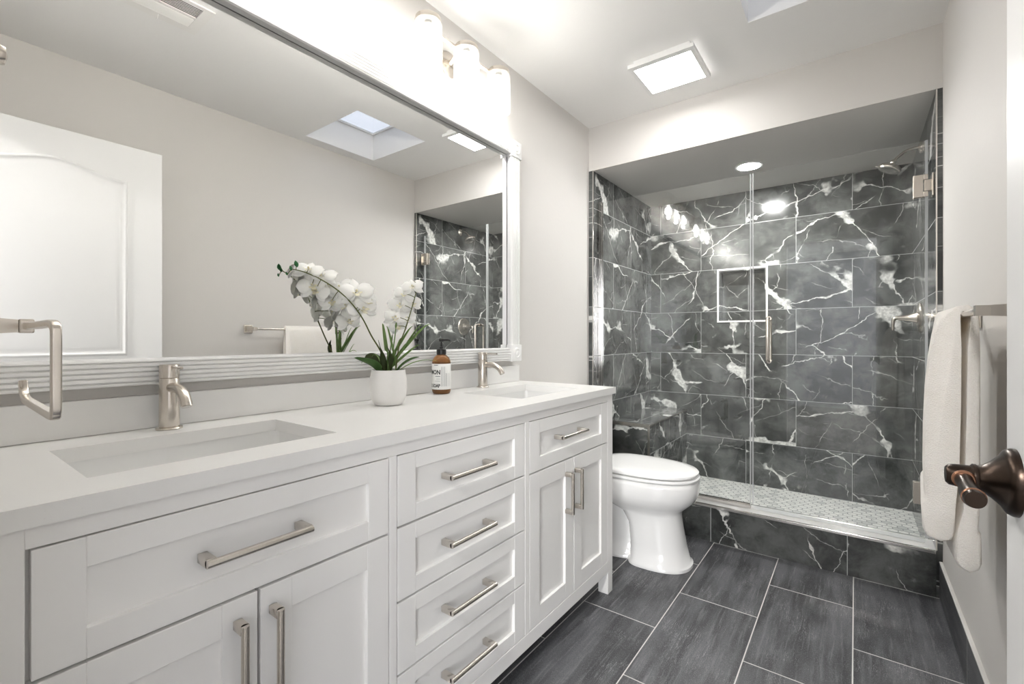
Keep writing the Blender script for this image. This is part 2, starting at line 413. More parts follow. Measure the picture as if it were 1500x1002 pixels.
# near wall with the doorway the camera stands in
struct('wall_front', MB().grid([0, .80, 1.562, W], [0, 2.055, ZC], YN - .12, YN, {(1, 0)}, lambda u, v, w: (u, w, v)), 'wall')
m = MB()
m.box(.725, .795, YN, YN + .016, 0, 2.125, .003); m.box(1.567, 1.637, YN, YN + .016, 0, 2.125, .003); m.box(.796, 1.566, YN, YN + .016, 2.06, 2.125, .003)
struct('trim_1', m, 'trim')                                           # casing round the doorway
# header over the shower: its face is the beige soffit, its underside the shower's ceiling
struct('wall_header', MB().box(0, W, YS, YB + .14, ZS, ZC), 'wall')
# ceiling with the skylight's opening
SK = (1.0, 1.566, 1.636, 2.168)
struct('ceiling', MB().grid([0, SK[0], SK[1], W], [YN - .12, SK[2], SK[3], YS], ZC, ZC + .06, {(1, 1)}, lambda u, v, w: (u, v, w)), 'ceiling')
struct('skylight_well', MB().grid([SK[0] - .03, SK[0], SK[1], SK[1] + .03], [SK[2] - .03, SK[2], SK[3], SK[3] + .03], ZC + .06, ZC + .185, {(1, 1)}, lambda u, v, w: (u, v, w)), 'ceiling')
wn = struct('window_1', MB().box(SK[0] - .03, SK[1] + .03, SK[2] - .03, SK[3] + .03, ZC + .20, ZC + .206), 'skyglass')
struct('window_frame', MB().grid([SK[0] - .04, SK[0] + .012, SK[1] - .012, SK[1] + .04], [SK[2] - .04, SK[2] + .012, SK[3] - .012, SK[3] + .04], ZC + .186, ZC + .199, {(1, 1)}, lambda u, v, w: (u, v, w)), 'trim', wn)
# shower walls
struct('wall_shower_left', MB().box(0, XTL, YS, YB, 0, ZS), 'mar_side')
struct('wall_shower_right', MB().box(XTR, W, YS, YB, 0, ZS), 'mar_side')
NX0, NX1, NZ0, NZ1, ND = .546, .857, 1.232, 1.604, .095
struct('wall_back', MB().grid([0, NX0, NX1, W], [0, NZ0, NZ1, ZS], YB, YB + .14, {(1, 1)}, lambda u, v, w: (u, w, v)), 'mar_back')
struct('floor_shower', MB().box(XTL, XTR, YS + .13, YB, -.06, .052), 'hex')
for k, (xa, xb, yy) in enumerate(((XTL - .003, XTL + .002, YS - .003), (XTR - .002, XTR + .003, YS - .003))):
    struct('trim_%d' % (k + 2), MB().box(xa, xb, yy, YS + .004, .20, ZS - .002), 'steel')
# curb
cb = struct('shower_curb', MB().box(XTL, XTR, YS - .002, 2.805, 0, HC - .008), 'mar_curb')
struct('curb_top', MB().box(XTL, XTR, YS + .012, 2.793, HC - .008, HC), 'sill', cb)
struct('metal_edge', MB().box(XTL, XTR - .002, YS - .005, YS + .012, HC - .012, HC + .001, .001).box(XTL, XTR, 2.793, 2.808, HC - .012, HC + .001, .001), 'steel', cb)
# tiled skirting
b = struct('baseboard_right', MB().box(W - .011, W, YN + .02, YS - .003, 0, .150), 'base_tile')
struct('cap', MB().box(W - .012, W, YN + .02, YS - .003, .150, .157, .002), 'grout', b)
b = struct('baseboard_left', MB().box(0, .011, YN, YS, 0, .150), 'base_tile')
struct('cap', MB().box(0, .012, YN, YS, .150, .157, .002), 'grout', b)
# the room beyond the doorway, seen only as a reflection in the shower glass; its window and lamp are added for fill
BY = YN - .12
struct('floor_bedroom', MB().box(-1.2, 3.2, -3.4, BY, -.06, 0), 'bed_floor')
struct('ceiling_bedroom', MB().box(-1.2, 3.2, -3.4, BY, ZC, ZC + .06), 'ceiling')
struct('wall_bedroom_left', MB().box(-1.3, -1.2, -3.4, BY, -.06, ZC), 'bed_wall')
struct('wall_bedroom_right', MB().box(3.2, 3.3, -3.4, BY, -.06, ZC), 'bed_wall')
struct('wall_bedroom_back', MB().grid([-1.2, 1.85, 3.05, 3.2], [-.06, .7, 2.2, ZC], -3.5, -3.4, {(1, 1)}, lambda u, v, w: (u, w, v)), 'bed_wall')
struct('wall_bedroom_front', MB().box(-1.2, -.12, BY - .02, BY, -.06, ZC).box(W + .12, 3.2, BY - .02, BY, -.06, ZC), 'bed_wall')
w2 = struct('added_bedroom_window', MB().box(1.85, 3.05, -3.46, -3.454, .7, 2.2), 'glass')  # invented window, out of view, set where the added fill light shines in
struct('window_frame', MB().grid([1.85, 1.90, 2.425, 2.475, 3.0, 3.05], [.7, .75, 2.15, 2.2], -3.48, -3.43, {(1, 1), (3, 1)}, lambda u, v, w: (u, w, v)), 'trim', w2)
bl = thing('ceiling_light', 'added unseen fill lamp on the bedroom ceiling beyond the doorway', 'ceiling lamp', (1.2, -1.3, ZC))  # lamp added out of view to push fill light through the doorway
make('fill_lamp_base', MB().lathe([(.15, -.0005), (.15, -.030), (.145, -.032)], (1.2, -1.3, ZC), 'z', 40), 'lampwhite', bl, 40)
make('diffuser', MB().lathe([(.142, -.0325), (.140, -.050), (.11, -.075), (.05, -.088), (.002, -.090)], (1.2, -1.3, ZC), 'z', 40), 'fill_glow', bl, 60)

# ================================================================== THE OPEN DOOR
DX0, DX1, DY0, DY1, DZ0, DZ1 = 1.518, 1.553, .052, .835, .010, 2.045
door = struct('door_1', MB().box(DX0, DX1, DY0, DY1, DZ0, DZ1, .0015), 'white_door')
def arch_outline(inset, z0, top_base, rise):
    y0, y1 = DY0 + .135 + inset, DY1 - .141 - inset; yc = (y0 + y1) / 2; pts = [(y0, z0 + inset), (y1, z0 + inset)]
    for k in range(33):
        s_ = k / 32; y = y1 + (y0 - y1) * s_; q = min(abs(y - yc) / ((y1 - y0) / 2), 1)
        q = min(q / .93, 1); pts.append((y, top_base - inset + rise * (.5 + .5 * cos(pi * q))))
    return pts
def moulding(face_x, sgn, z0, zt, rise, name):
    mm = MB()
    prof = ((0, 0), (.004, .0045), (.010, .0060), (.016, .0025), (.024, .0012), (.034, .0040), (.046, .0055))
    rings = [[Vector((face_x + sgn * h, y, z)) for y, z in arch_outline(i, z0, zt, rise)] for i, h in prof]
    mm.loft(rings, (False, True))
    return struct(name, mm, 'white_door', door, 40)
for fx, sg in ((DX0, -1), (DX1, 1)):
    moulding(fx, sg, 1.02, 1.870, .045, 'upper_panel'); moulding(fx, sg, .20, .90, .0, 'lower_panel')
for zc in (.25, 1.05, 1.82):
    hb = MB(); hb.cyl((DX1 + .004, DY0 - .006, zc - .045), (DX1 + .004, DY0 - .006, zc + .045), .006, n=12); struct('hinge', hb, 'bronze', door, 40)
# lever handle on the room face
HYc, HZc = .792, .934
hd = MB(); hd.lathe([(.0395, 0), (.0395, .004), (.037, .009), (.033, .0115), (.030, .013), (.022, .021), (.0165, .028), (.0150, .032), (.0162, .034), (.0162, .037), (.0138, .039), (.0136, .052), (.0126, .0585), (.0095, .0615)], (DX0, HYc, HZc), '-x', 40)
hnd = lab(struct('door_handle', hd, 'bronze', door, 40), 'dark bronze rose and neck')
lv = MB(); lx = DX0 - .0465
lv.tube([(lx, HYc - y, HZc + dz) for y, dz in ((.006, -.001), (.018, -.002), (.027, -.003), (.040, -.0045), (.055, -.006), (.068, -.0065), (.080, -.007), (.083, -.007))], [.0095, .0090, .0078, .0084, .0102, .0106, .0098, .0090], 28)
struct('lever', lv, 'bronze', hnd, 40)
cr = MB(); cr.tube([(lx, HYc - y, HZc - .001) for y in (.0125, .0140, .0155, .0170)], [.0098, .0112, .0112, .0096], 28)
cr.tube([(lx, HYc - y, HZc - .0066) for y in (.072, .0735, .075, .0765)], [.0100, .0110, .0109, .0098], 28)
lab(struct('lever_ring', cr, 'copper', hnd, 40), 'copper-coloured worn ring')
hd2 = MB(); hd2.lathe([(.0395, 0), (.037, .009), (.030, .013), (.0165, .028), (.0138, .039), (.0138, .052)], (DX1, HYc, HZc), 'x', 32)
struct('door_handle', hd2, 'bronze', door, 40)

# ================================================================== VANITY
van = thing('vanity_cabinet', 'long white shaker vanity cabinet with nickel pulls under the quartz top', 'cabinet', (.25, .99, 0))
CZ1 = ZT - .028                      # underside of the top
BX = XF - .020
m = MB()
m.box(.012, BX, VY0 + .012, VY0 + .030, .094, CZ1); m.box(.012, BX, VY1 - .030, VY1 - .012, .094, CZ1)
m.box(.012, .024, VY0 + .03, VY1 - .03, .094, CZ1); m.box(.012, BX, VY0 + .03, VY1 - .03, .094, .112)
make('carcass', m, 'cab', van)
y_l0, y_l1, y_m0, y_m1, y_r0, y_r1 = .103, .681, .702, 1.222, 1.245, 1.840
m = MB()
m.box(BX, XF, VY0 + .0, y_l0, .094, CZ1, .001); m.box(BX, XF, y_l1, y_m0, .143, .832, .001); m.box(BX, XF, y_m1, y_r0, .143, .832, .001); m.box(BX, XF, y_r1, VY1 - .012, .094, CZ1, .001)
m.box(BX, XF, y_l0, y_r1, .832, CZ1, .001)
make('face_frame', m, 'cab', van)
m = MB(); m.box(BX, XF, y_l0 - .001, y_r1 + .001, .094, .143, .0015); make('apron', m, 'cab', van)
for (xa, xb) in ((.012, .058), (XF - .046, XF)):
    for (ya, yb) in ((VY0, VY0 + .046), (VY1 - .058, VY1 - .012)):
        make('leg', MB().box(xa, xb, ya, yb, 0, .0935, .0015), 'cab', van)
make('inner_shadow_board', MB().box(BX - .012, BX - .006, VY0 + .032, VY1 - .032, .115, .830), 'dark', van)  # dark sheet that paints the shade showing through the door gaps

def shaker(ya, yb, za, zb, st, rl, name, gap=.0025):
    ya += gap; yb -= gap; za += gap; zb -= gap; m = MB(); x0, x1, xp = XF - .019, XF, XF - .009
    m.box(x0, x1, ya, ya + st, za, zb, .0012); m.box(x0, x1, yb - st, yb, za, zb, .0012)
    m.box(x0, x1 - .0004, ya + st, yb - st, za, za + rl, .0012); m.box(x0, x1 - .0004, ya + st, yb - st, zb - rl, zb, .0012)
    m.box(x0 + .002, xp, ya + st - .002, yb - st + .002, za + rl - .002, zb - rl + .002)
    return make(name, m, 'cab', van)
def pull(par, y, z, length, vertical):
    m = MB(); h = length / 2; pw = .0075; xb = XF + .030
    for s_ in (-1, 1):
        c_ = s_ * (h - pw)
        if vertical: m.box(XF - .009 if False else XF, xb, y - .0075, y + .0075, z + c_ - pw, z + c_ + pw, .0012)
        else: m.box(XF - .0085, xb, y + c_ - pw, y + c_ + pw, z - .0075, z + .0075, .0012)
    a, b_ = ((xb, y, z - h), (xb, y, z + h)) if vertical else ((xb, y - h, z), (xb, y + h, z))
    m.cyl(a, b_, .0066, n=18)
    return make('handle', m, 'nickel_y' if not vertical else 'nickel', par, 40)
d = shaker(y_l0 + .003, y_l1, .657, .832, .054, .043, 'drawer'); pull(d, .388, .7445, .178, False)
ymid = .393
d = shaker(y_l0, ymid, .143, .657, .057, .057, 'door'); pull(d, ymid - .036, .537, .165, True)
d = shaker(ymid, y_l1, .143, .657, .057, .057, 'door'); pull(d, ymid + .024, .537, .165, True)
zz = [.832, .662, .487, .316, .143]
for k in range(4):
    d = shaker(y_m0, y_m1, zz[k + 1], zz[k], .055, .040, 'drawer'); pull(d, .943, (zz[k] + zz[k + 1]) / 2, .180, False)
d = shaker(y_r0, y_r1, .657, .832, .060, .045, 'drawer'); pull(d, 1.505, .752, .185, False)
ymr = 1.5425
d = shaker(y_r0, ymr, .143, .657, .060, .058, 'door'); pull(d, ymr - .062 + .002, .537, .150, True)
d = shaker(ymr, y_r1, .143, .657, .060, .058, 'door'); pull(d, ymr + .008 + .0015, .537, .150, True)

# counter, splash, sinks
sinks = ((.138, .420, .180, .606), (.138, .420, 1.330, 1.756))
tag(make('countertop', MB().grid([.0, .138, .420, .522], [VY0 - .002, .180, .606, 1.330, 1.756, VY1], ZT - .028, ZT, {(1, 1), (1, 3)}, lambda u, v, w: (u, v, w)), 'quartz'),
    'white quartz countertop with two rectangular sink cut-outs on the vanity', 'countertop')
tag(make('backsplash', MB().box(0, .020, VY0 - .002, 1.873, ZT + .0005, .969, .0015), 'quartz'), 'low white quartz backsplash along the wall behind the faucets', 'backsplash')
def sink(x0, x1, y0, y1, label):
    zr, zb = ZT - .0285, ZT - .165; r = thing('sink', label, 'sink', ((x0 + x1) / 2, (y0 + y1) / 2, zb - .012), 'undermount vanity sinks')
    def rr(ins, z, rad):
        pts = []; a0, a1, b0, b1 = x0 + ins, x1 - ins, y0 + ins, y1 - ins
        for cx, cy, s0 in ((a1 - rad, b1 - rad, 0), (a0 + rad, b1 - rad, 90), (a0 + rad, b0 + rad, 180), (a1 - rad, b0 + rad, 270)):
            for k in range(7): a = radians(s0 + k * 15); pts.append(Vector((cx + rad * cos(a), cy + rad * sin(a), z)))
        return pts
    m = MB(); m.loft([rr(-.018, zr, .02), rr(-.004, zr, .018), rr(-.003, zr - .02, .02), rr(.004, zb + .030, .028), rr(.014, zb + .010, .035), rr(.04, zb + .002, .04), rr(.10, zb, .03)], (False, True))
    m.loft([rr(-.018, zr, .02), rr(-.016, zr - .02, .03), rr(-.008, zb + .02, .04), rr(.02, zb - .010, .04)], (False, True))
    make('basin', m, 'sink', r, 50)
    make('drain', MB().lathe([(.022, .0), (.022, .002), (.016, .0035), (.004, .002)], ((x0 + x1) / 2, (y0 + y1) / 2, zb + .0005), 'z', 28), 'nickel', r, 40)
sink(*sinks[0], 'rectangular white undermount sink nearest the open-arm towel holder'); sink(*sinks[1], 'rectangular white undermount sink beside the amber soap bottle, at the toilet end')

def faucet(x, y, label):
    r = thing('faucet', label, 'faucet', (x, y, ZT), 'single-hole vanity faucets'); z = ZT + .0006
    make('base_plate', MB().lathe([(.0265, 0), (.0268, .0025), (.0255, .004), (.020, .0042)], (x, y, z), 'z', 40), 'nickel', r, 40)
    make('body', MB().lathe([(.0195, .0035), (.0205, .006), (.0200, .118), (.0190, .1195)], (x, y, z), 'z', 40), 'nickel', r, 40)
    make('handle_cap', MB().lathe([(.0185, .1195), (.0200, .121), (.0200, .150), (.0190, .1515), (.012, .1519)], (x, y, z), 'z', 40), 'nickel', r, 40)
    m = MB(); pts = [(x + .012, y, z + .098), (x + .035, y, z + .0985), (x + .055, y, z + .098), (x + .075, y, z + .094), (x + .092, y, z + .085), (x + .104, y, z + .070), (x + .1075, y, z + .062)]
    m.tube(pts, [.0115, .0112, .0112, .0114, .0116, .0116, .0112], 22); make('spout', m, 'nickel', r, 40)
    make('aerator', MB().cyl((x + .1073, y, z + .0625), (x + .1085, y, z + .0600), .0085), 'steel_dark', r, 40)
    make('lever', MB().cyl((x + .010, y, z + .1455), (x + .079, y, z + .1465), .0034, .0030, 14), 'nickel', r, 40)
faucet(.063, .394, 'brushed nickel single-lever faucet beside the open-arm towel holder'); faucet(.060, 1.543, 'brushed nickel single-lever faucet to the right of the amber soap bottle')

# ================================================================== MIRROR
FY1 = 1.857; FZ0, FZ1 = .992, 2.060; RW = .062
MY0 = YN + .004
mir = thing('wall_mirror', 'wide wall mirror in a white fluted frame with square corner blocks', 'mirror', (.0, .95, FZ0))
make('mirror_glass', MB().box(.002, .010, MY0, FY1 - .03, FZ0 + .02, FZ1 - .02), 'mirror', mir)
def flute(wd):
    n = 5; pts = [(-wd / 2, .002), (-wd / 2, .024), (-wd / 2 + .003, .030)]
    lo, hi = -wd / 2 + .009, wd / 2 - .009
    for k in range(n):
        c_ = lo + (hi - lo) * k / (n - 1)
        pts += [(c_ - .0022, .0312), (c_ - .0009, .0252), (c_ + .0009, .0252), (c_ + .0022, .0312)]
    return pts + [(wd / 2 - .003, .030), (wd / 2, .024), (wd / 2, .002)]
def rail(name, horizontal, c, a, b, wd):
    m = MB(); P = flute(wd)
    f = (lambda s_, q, h: Vector((.010 + h, s_, c + q))) if horizontal else (lambda s_, q, h: Vector((.010 + h, c + q, s_)))
    m.loft([[f(s_, q, h) for q, h in P] for s_ in (a, b)]); return make(name, m, 'frame', mir)
BK = .080
yb0 = FY1 - BK
rail('top_rail', True, FZ1 - .006 - RW / 2, MY0, yb0, RW); rail('bottom_rail', True, FZ0 + .003 + RW / 2, MY0, yb0, RW)
rail('side_rail', False, FY1 - BK / 2, FZ0 + BK, FZ1 - BK, .068)
for zc in (FZ0 + BK / 2, FZ1 - BK / 2):
    m = MB(); m.box(.010, .046, yb0, FY1, zc - BK / 2, zc + BK / 2, .003)
    m.lathe([(.026, .0355), (.026, .038), (.021, .040), (.018, .0375), (.010, .0375), (.009, .041), (.004, .0425), (.0008, .043)], (.010, FY1 - BK / 2, zc), 'x', 32)
    make('corner_block', m, 'frame', mir, 35)

# ================================================================== VANITY LIGHTS
def vanity_light(yc, label):
    r = thing('vanity_light', label, 'wall lamp', (0, yc, 2.245), 'three-shade vanity lights'); zc = 2.262
    make('backplate', MB().lathe([(.058, .0), (.058, .008), (.052, .016), (.020, .020)], (.0005, yc, 2.235), 'x', 40), 'nickel', r, 40)
    make('arm', MB().cyl((.018, yc, 2.240), (.072, yc, zc + .012), .009, n=18), 'nickel', r, 40)
    make('bar', MB().box(.066, .082, yc - .235, yc + .235, zc + .008, zc + .016, .001), 'nickel', r)
    for k in (-1, 0, 1):
        y = yc + k * .208; x = .110
        m = MB(); n = 168; ro = lambda a: .0485 + .0024 * abs(cos(14 * a)); zt, zb = zc - .004, zc - .168
        ring = lambda rf, z: [Vector((x + rf(2 * pi * j / n) * cos(2 * pi * j / n), y + rf(2 * pi * j / n) * sin(2 * pi * j / n), z)) for j in range(n)]
        ri = lambda a: .0455
        m.loft([ring(lambda a: .020, zt), ring(lambda a: .047, zt), ring(ro, zt - .006), ring(ro, zb), ring(ri, zb), ring(ri, zt - .008), ring(lambda a: .020, zt - .008)], (False, False))
        sh = lab(make('lamp_shade', m, 'shade', r, 30), 'ribbed clear glass cylinder shade')
        make('socket_cap', MB().lathe([(.0455, 0), (.0465, .004), (.0465, .016), (.040, .019), (.012, .021)], (x, y, zt + .0006), 'z', 36), 'nickel', sh, 40)
        make('socket', MB().cyl((x, y, zt - .004), (x, y, zt - .045), .015), 'lampwhite', sh, 40)
        make('bulb', MB().lathe([(.010, -.045), (.013, -.055), (.024, -.075), (.029, -.095), (.026, -.113), (.015, -.124), (.003, -.127)], (x, y, zt), 'z', 24), 'bulb', sh, 60)
        pl = bpy.data.lights.new('bulb_light', 'POINT'); pl.energy = P_BULB; pl.shadow_soft_size = .014; pl.color = (1.0, .975, .945)
        po_ = bpy.data.objects.new('bulb_light', pl); COL.objects.link(po_); po_.parent = sh; po_.location = Vector((x, y, zt - .145)) - WL[sh]
vanity_light(1.383, 'nickel wall lamp with three ribbed glass shades above the sink near the toilet')
vanity_light(.545, 'nickel wall lamp with ribbed glass shades seen only in the shower glass reflection')

# ================================================================== CEILING FITTINGS
x0, x1, y0, y1 = .484, .790, 2.120, 2.425
c = thing('ceiling_light', 'square white LED ceiling light glowing in front of the shower header', 'ceiling lamp', ((x0 + x1) / 2, (y0 + y1) / 2, ZC))
make('housing', MB().box(x0 + .02, x1 - .02, y0 + .02, y1 - .02, 2.416, ZC - .0005, .002), 'lampwhite', c)
make('frame', MB().grid([x0, x0 + .020, x1 - .020, x1], [y0, y0 + .030, y1 - .014, y1], 2.398, 2.4155, {(1, 1)}, lambda u, v, w: (u, v, w)), 'lampwhite', c)
make('diffuser', MB().box(x0 + .0202, x1 - .0202, y0 + .0302, y1 - .0142, 2.3995, 2.412), 'panel', c)
dl = thing('recessed_light', 'round recessed downlight glowing in the shower ceiling', 'ceiling lamp', (.838, 3.158, ZS))
make('trim_ring', MB().lathe([(.078, -.0005), (.078, -.004), (.074, -.007), (.062, -.006), (.062, -.0005)], (.838, 3.158, ZS), 'z', 48), 'lampwhite', dl, 40)
make('lens', MB().lathe([(.0615, -.0005), (.0615, -.0048), (.040, -.0056), (.002, -.006)], (.838, 3.158, ZS), 'z', 48), 'spot', dl, 40)
# air register (seen in the mirror)
va = thing('air_vent', 'white ceiling air vent with slats, seen in the mirror above the door', 'vent', (.872, .65, ZC))
ax0, ax1, ay0, ay1 = .762, .983, .500, .797
make('vent_frame', MB().grid([ax0, ax0 + .020, ax1 - .040, ax1], [ay0, ay0 + .037, ay1 - .037, ay1], ZC - .006, ZC - .0005, {(1, 1)}, lambda u, v, w: (u, v, w)), 'trim', va)
make('duct_shade_plate', MB().box(ax0 + .021, ax1 - .041, ay0 + .038, ay1 - .038, ZC - .0018, ZC - .0008), 'dark', va)  # thin near-black plate, the duct's inner shade put in as colour
make('divider', MB().box(.856, .866, ay0 + .038, ay1 - .038, ZC - .007, ZC - .002), 'trim', va)
for k in range(16):
    x = ax0 + .026 + k * .0098
    if .852 < x < .868: continue
    tilt, zl = (.0052, .008) if x > .86 else (-.0006, .0042)
    m = MB(); m.loft([[Vector(p) for p in ((x - .001, y, ZC - .002), (x + .001, y, ZC - .002), (x + .001 + tilt, y, ZC - zl), (x - .001 + tilt, y, ZC - zl))] for y in (ay0 + .038, ay1 - .038)])
    make('slat', m, 'trim', va)
m = MB(); m.tube([(ax1 - .030, .655, ZC - .005), (ax1 - .024, .655, ZC - .016), (ax1 - .016, .655, ZC - .018)], .0028, 10); make('damper_lever', m, 'trim', va, 50)

# ================================================================== SHOWER GLASS
ZG0, ZG1 = HC + .010, 1.978; XS = .922
fp = thing('glass_panel', 'fixed clear glass shower panel on the toilet side, in a metal channel', 'shower glass', (.49, YG, HC))
make('glass', MB().box(XTL + .006, XS - .0082, YG - .005, YG + .005, ZG0, ZG1), 'glass', fp)
m = MB(); m.box(XTL + .0005, XTL + .030, YG - .0095, YG - .0055, ZG0 - .008, ZG1, .0008).box(XTL + .0005, XTL + .030, YG + .0055, YG + .0095, ZG0 - .008, ZG1, .0008).box(XTL + .0005, XTL + .0045, YG - .0055, YG + .0055, ZG0 - .008, ZG1)
make('wall_channel', m, 'steel', fp)
m = MB(); m.box(XTL + .031, XS - .004, YG - .0095, YG - .0055, HC + .0015, HC + .026, .0008).box(XTL + .031, XS - .004, YG + .0055, YG + .0095, HC + .0015, HC + .026, .0008).box(XTL + .031, XS - .004, YG - .0055, YG + .0055, HC + .0015, HC + .006)
make('floor_channel', m, 'steel', fp)
make('edge_strip', MB().box(XS - .0080, XS - .0025, YG - .0055, YG + .0055, ZG0, ZG1), 'seal', fp)
sd = thing('shower_door', 'hinged clear glass shower door with nickel handle and two wall hinges', 'shower glass', (1.26, YG, HC))
XD0, XD1 = XS + .004, 1.612
make('glass', MB().box(XD0 + .0057, XD1, YG - .005, YG + .005, ZG0 + .012, ZG1), 'glass', sd)
make('edge_strip', MB().box(XD0 - .0005, XD0 + .0055, YG - .0055, YG + .0055, ZG0 + .012, ZG1).box(XD1 + .0002, XD1 + .010, YG - .0055, YG + .0055, ZG0 + .012, ZG1), 'seal', sd)
make('bottom_sweep', MB().box(XD0 + .006, XD1, YG - .007, YG + .007, HC + .003, ZG0 + .0118, .001), 'seal', sd)
for zc in (1.778, .415):
    m = MB(); a, b_ = 1.572, 1.6415; h = .049
    for s_ in (-1, 1):
        ya, yb = sorted((YG + s_ * .0056, YG + s_ * .0126))
        m.box(a, 1.606, ya, yb, zc - h, zc + h, .0012); m.box(1.606, 1.622, ya, yb, zc + .027, zc + h, .0012).box(1.606, 1.622, ya, yb, zc - h, zc - .027, .0012)
        m.box(1.610, 1.634, ya, yb, zc - .0245, zc + .0245, .0012)
    m.box(1.6345, b_, YG - .024, YG + .024, zc - h, zc + h, .0012)
    make('hinge', m, 'nickel', sd)
m = MB(); hx = 1.003
for s_ in (-1, 1):
    ys = YG + s_ * .0055; yo = YG + s_ * .048
    m.tube([(hx, ys, .985), (hx, yo - s_ * .012, .985), (hx, yo - s_ * .0035, .9885), (hx, yo, .997), (hx, yo, 1.193), (hx, yo - s_ * .0035, 1.2015), (hx, yo - s_ * .012, 1.205), (hx, ys, 1.205)], .0092, 18)
    for z in (.985, 1.205): m.cyl((hx, ys, z), (hx, ys + s_ * .004, z), .0125)
make('handle', m, 'nickel', sd, 50)

# niche, bench
ni = thing('shower_niche', 'square recessed wall niche edged with white trim in the back shower wall', 'niche', ((NX0 + NX1) / 2, YB, NZ0))
e = .012
make('trim_frame', MB().grid([NX0 - e, NX0, NX1, NX1 + e], [NZ0 - e, NZ0, NZ1, NZ1 + e], YB - .0045, YB - .0004, {(1, 1)}, lambda u, v, w: (u, w, v)), 'trim', ni)
m = MB(); q = .0004
m.box(NX0 + q, NX1 - q, YB + ND, YB + ND + .008, NZ0 + q, NZ1 - q); m.box(NX0 + q, NX0 + .008, YB, YB + ND, NZ0 + q, NZ1 - q); m.box(NX1 - .008, NX1 - q, YB, YB + ND, NZ0 + q, NZ1 - q)
m.box(NX0 + .008, NX1 - .008, YB, YB + ND, NZ0 + q, NZ0 + .008); m.box(NX0 + .008, NX1 - .008, YB, YB + ND, NZ1 - .008, NZ1 - q)
make('lining', m, 'mar_back', ni)
be = thing('shower_bench', 'dark marble tiled shower bench with metal edging behind the glass', 'bench', (.17, 3.28, .052))
BX1, BY0, BZ = .316, 2.880, .552
make('bench_body', MB().box(XTL + .0005, BX1 - .004, BY0 + .004, YB - .0005, .0525, BZ - .010), 'mar_side', be)
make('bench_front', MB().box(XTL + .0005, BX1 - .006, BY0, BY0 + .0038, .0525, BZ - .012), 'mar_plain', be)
make('bench_top', MB().box(XTL + .0005, BX1, BY0 + .001, YB - .0005, BZ - .0098, BZ), 'mar_top', be)
m = MB(); m.box(XTL + .001, BX1 + .001, BY0 - .003, BY0 + .0008, BZ - .022, BZ + .001, .0006).box(BX1 - .014, BX1 + .001, BY0 - .003, BY0 + .0008, .0525, BZ - .022, .0006)
m.box(BX1 + .0002, BX1 + .0022, BY0 + .001, YB - .002, BZ - .010, BZ + .001)
make('metal_edging', m, 'nickel', be)

# shower head
YH = 3.20
shd = thing('overhead_shower', 'round nickel shower head on a bent arm near the shower ceiling', 'shower head', (XTR, YH, 2.095))
make('flange', MB().lathe([(.030, .0006), (.029, .006), (.018, .012), (.011, .014)], (XTR, YH, 2.098), '-x', 32), 'nickel', shd, 40)
m = MB(); m.tube([(XTR - .010, YH, 2.098), (1.615, YH, 2.099), (1.592, YH, 2.096), (1.572, YH, 2.088), (1.552, YH, 2.072), (1.534, YH, 2.054)], .0075, 16); make('arm', m, 'nickel', shd, 50)
ax_ = Vector((-.42, -.12, -.90)).normalized(); c0 = Vector((1.531, YH, 2.052))
def along(prof, mb):
    u = ax_.orthogonal().normalized(); w = ax_.cross(u)
    mb.loft([[c0 + ax_ * h + (u * cos(2 * pi * k / 36) + w * sin(2 * pi * k / 36)) * r for k in range(36)] for r, h in prof]); return mb
make('ball_joint', along([(.010, -.004), (.014, .004), (.014, .012), (.010, .018), (.012, .024)], MB()), 'nickel', shd, 50)
make('spray_head', along([(.013, .0242), (.024, .028), (.046, .034), (.051, .040), (.052, .050), (.050, .0535)], MB()), 'nickel', shd, 40)
make('spray_face', along([(.047, .0536), (.046, .0555), (.030, .0560), (.028, .0545), (.010, .0548)], MB()), 'steel_dark', shd, 40)
m = MB(); u_ = ax_.orthogonal().normalized(); w_ = ax_.cross(u_)
tipd = (Vector((-1, 0, 0)) - ax_ * Vector((-1, 0, 0)).dot(ax_)).normalized()
m.cyl(c0 + ax_ * .046 + tipd * .0522, c0 + ax_ * .046 + tipd * .064, .004, .003, 12); make('spray_lever', m, 'nickel', shd, 50)
# valve
YV, ZV = 3.25, 1.212
vl = thing('shower_valve', 'nickel shower valve with round plate and single bent lever', 'shower valve', (XTR, YV, ZV))
make('escutcheon', MB().lathe([(.082, .0006), (.082, .004), (.076, .011), (.050, .014), (.030, .016)], (XTR, YV, ZV), '-x', 48), 'nickel', vl, 40)
make('neck', MB().lathe([(.032, .0162), (.029, .022), (.020, .045), (.0145, .070), (.0125, .090)], (XTR, YV, ZV), '-x', 32), 'nickel', vl, 40)
m = MB(); m.tube([(XTR - .086, YV, ZV), (XTR - .100, YV, ZV + .001), (XTR - .109, YV, ZV - .005), (XTR - .113, YV, ZV - .018), (XTR - .114, YV, ZV - .060), (XTR - .113, YV, ZV - .066)], [.0120, .0115, .0105, .0085, .0065, .005], 18); make('lever', m, 'nickel', vl, 50)
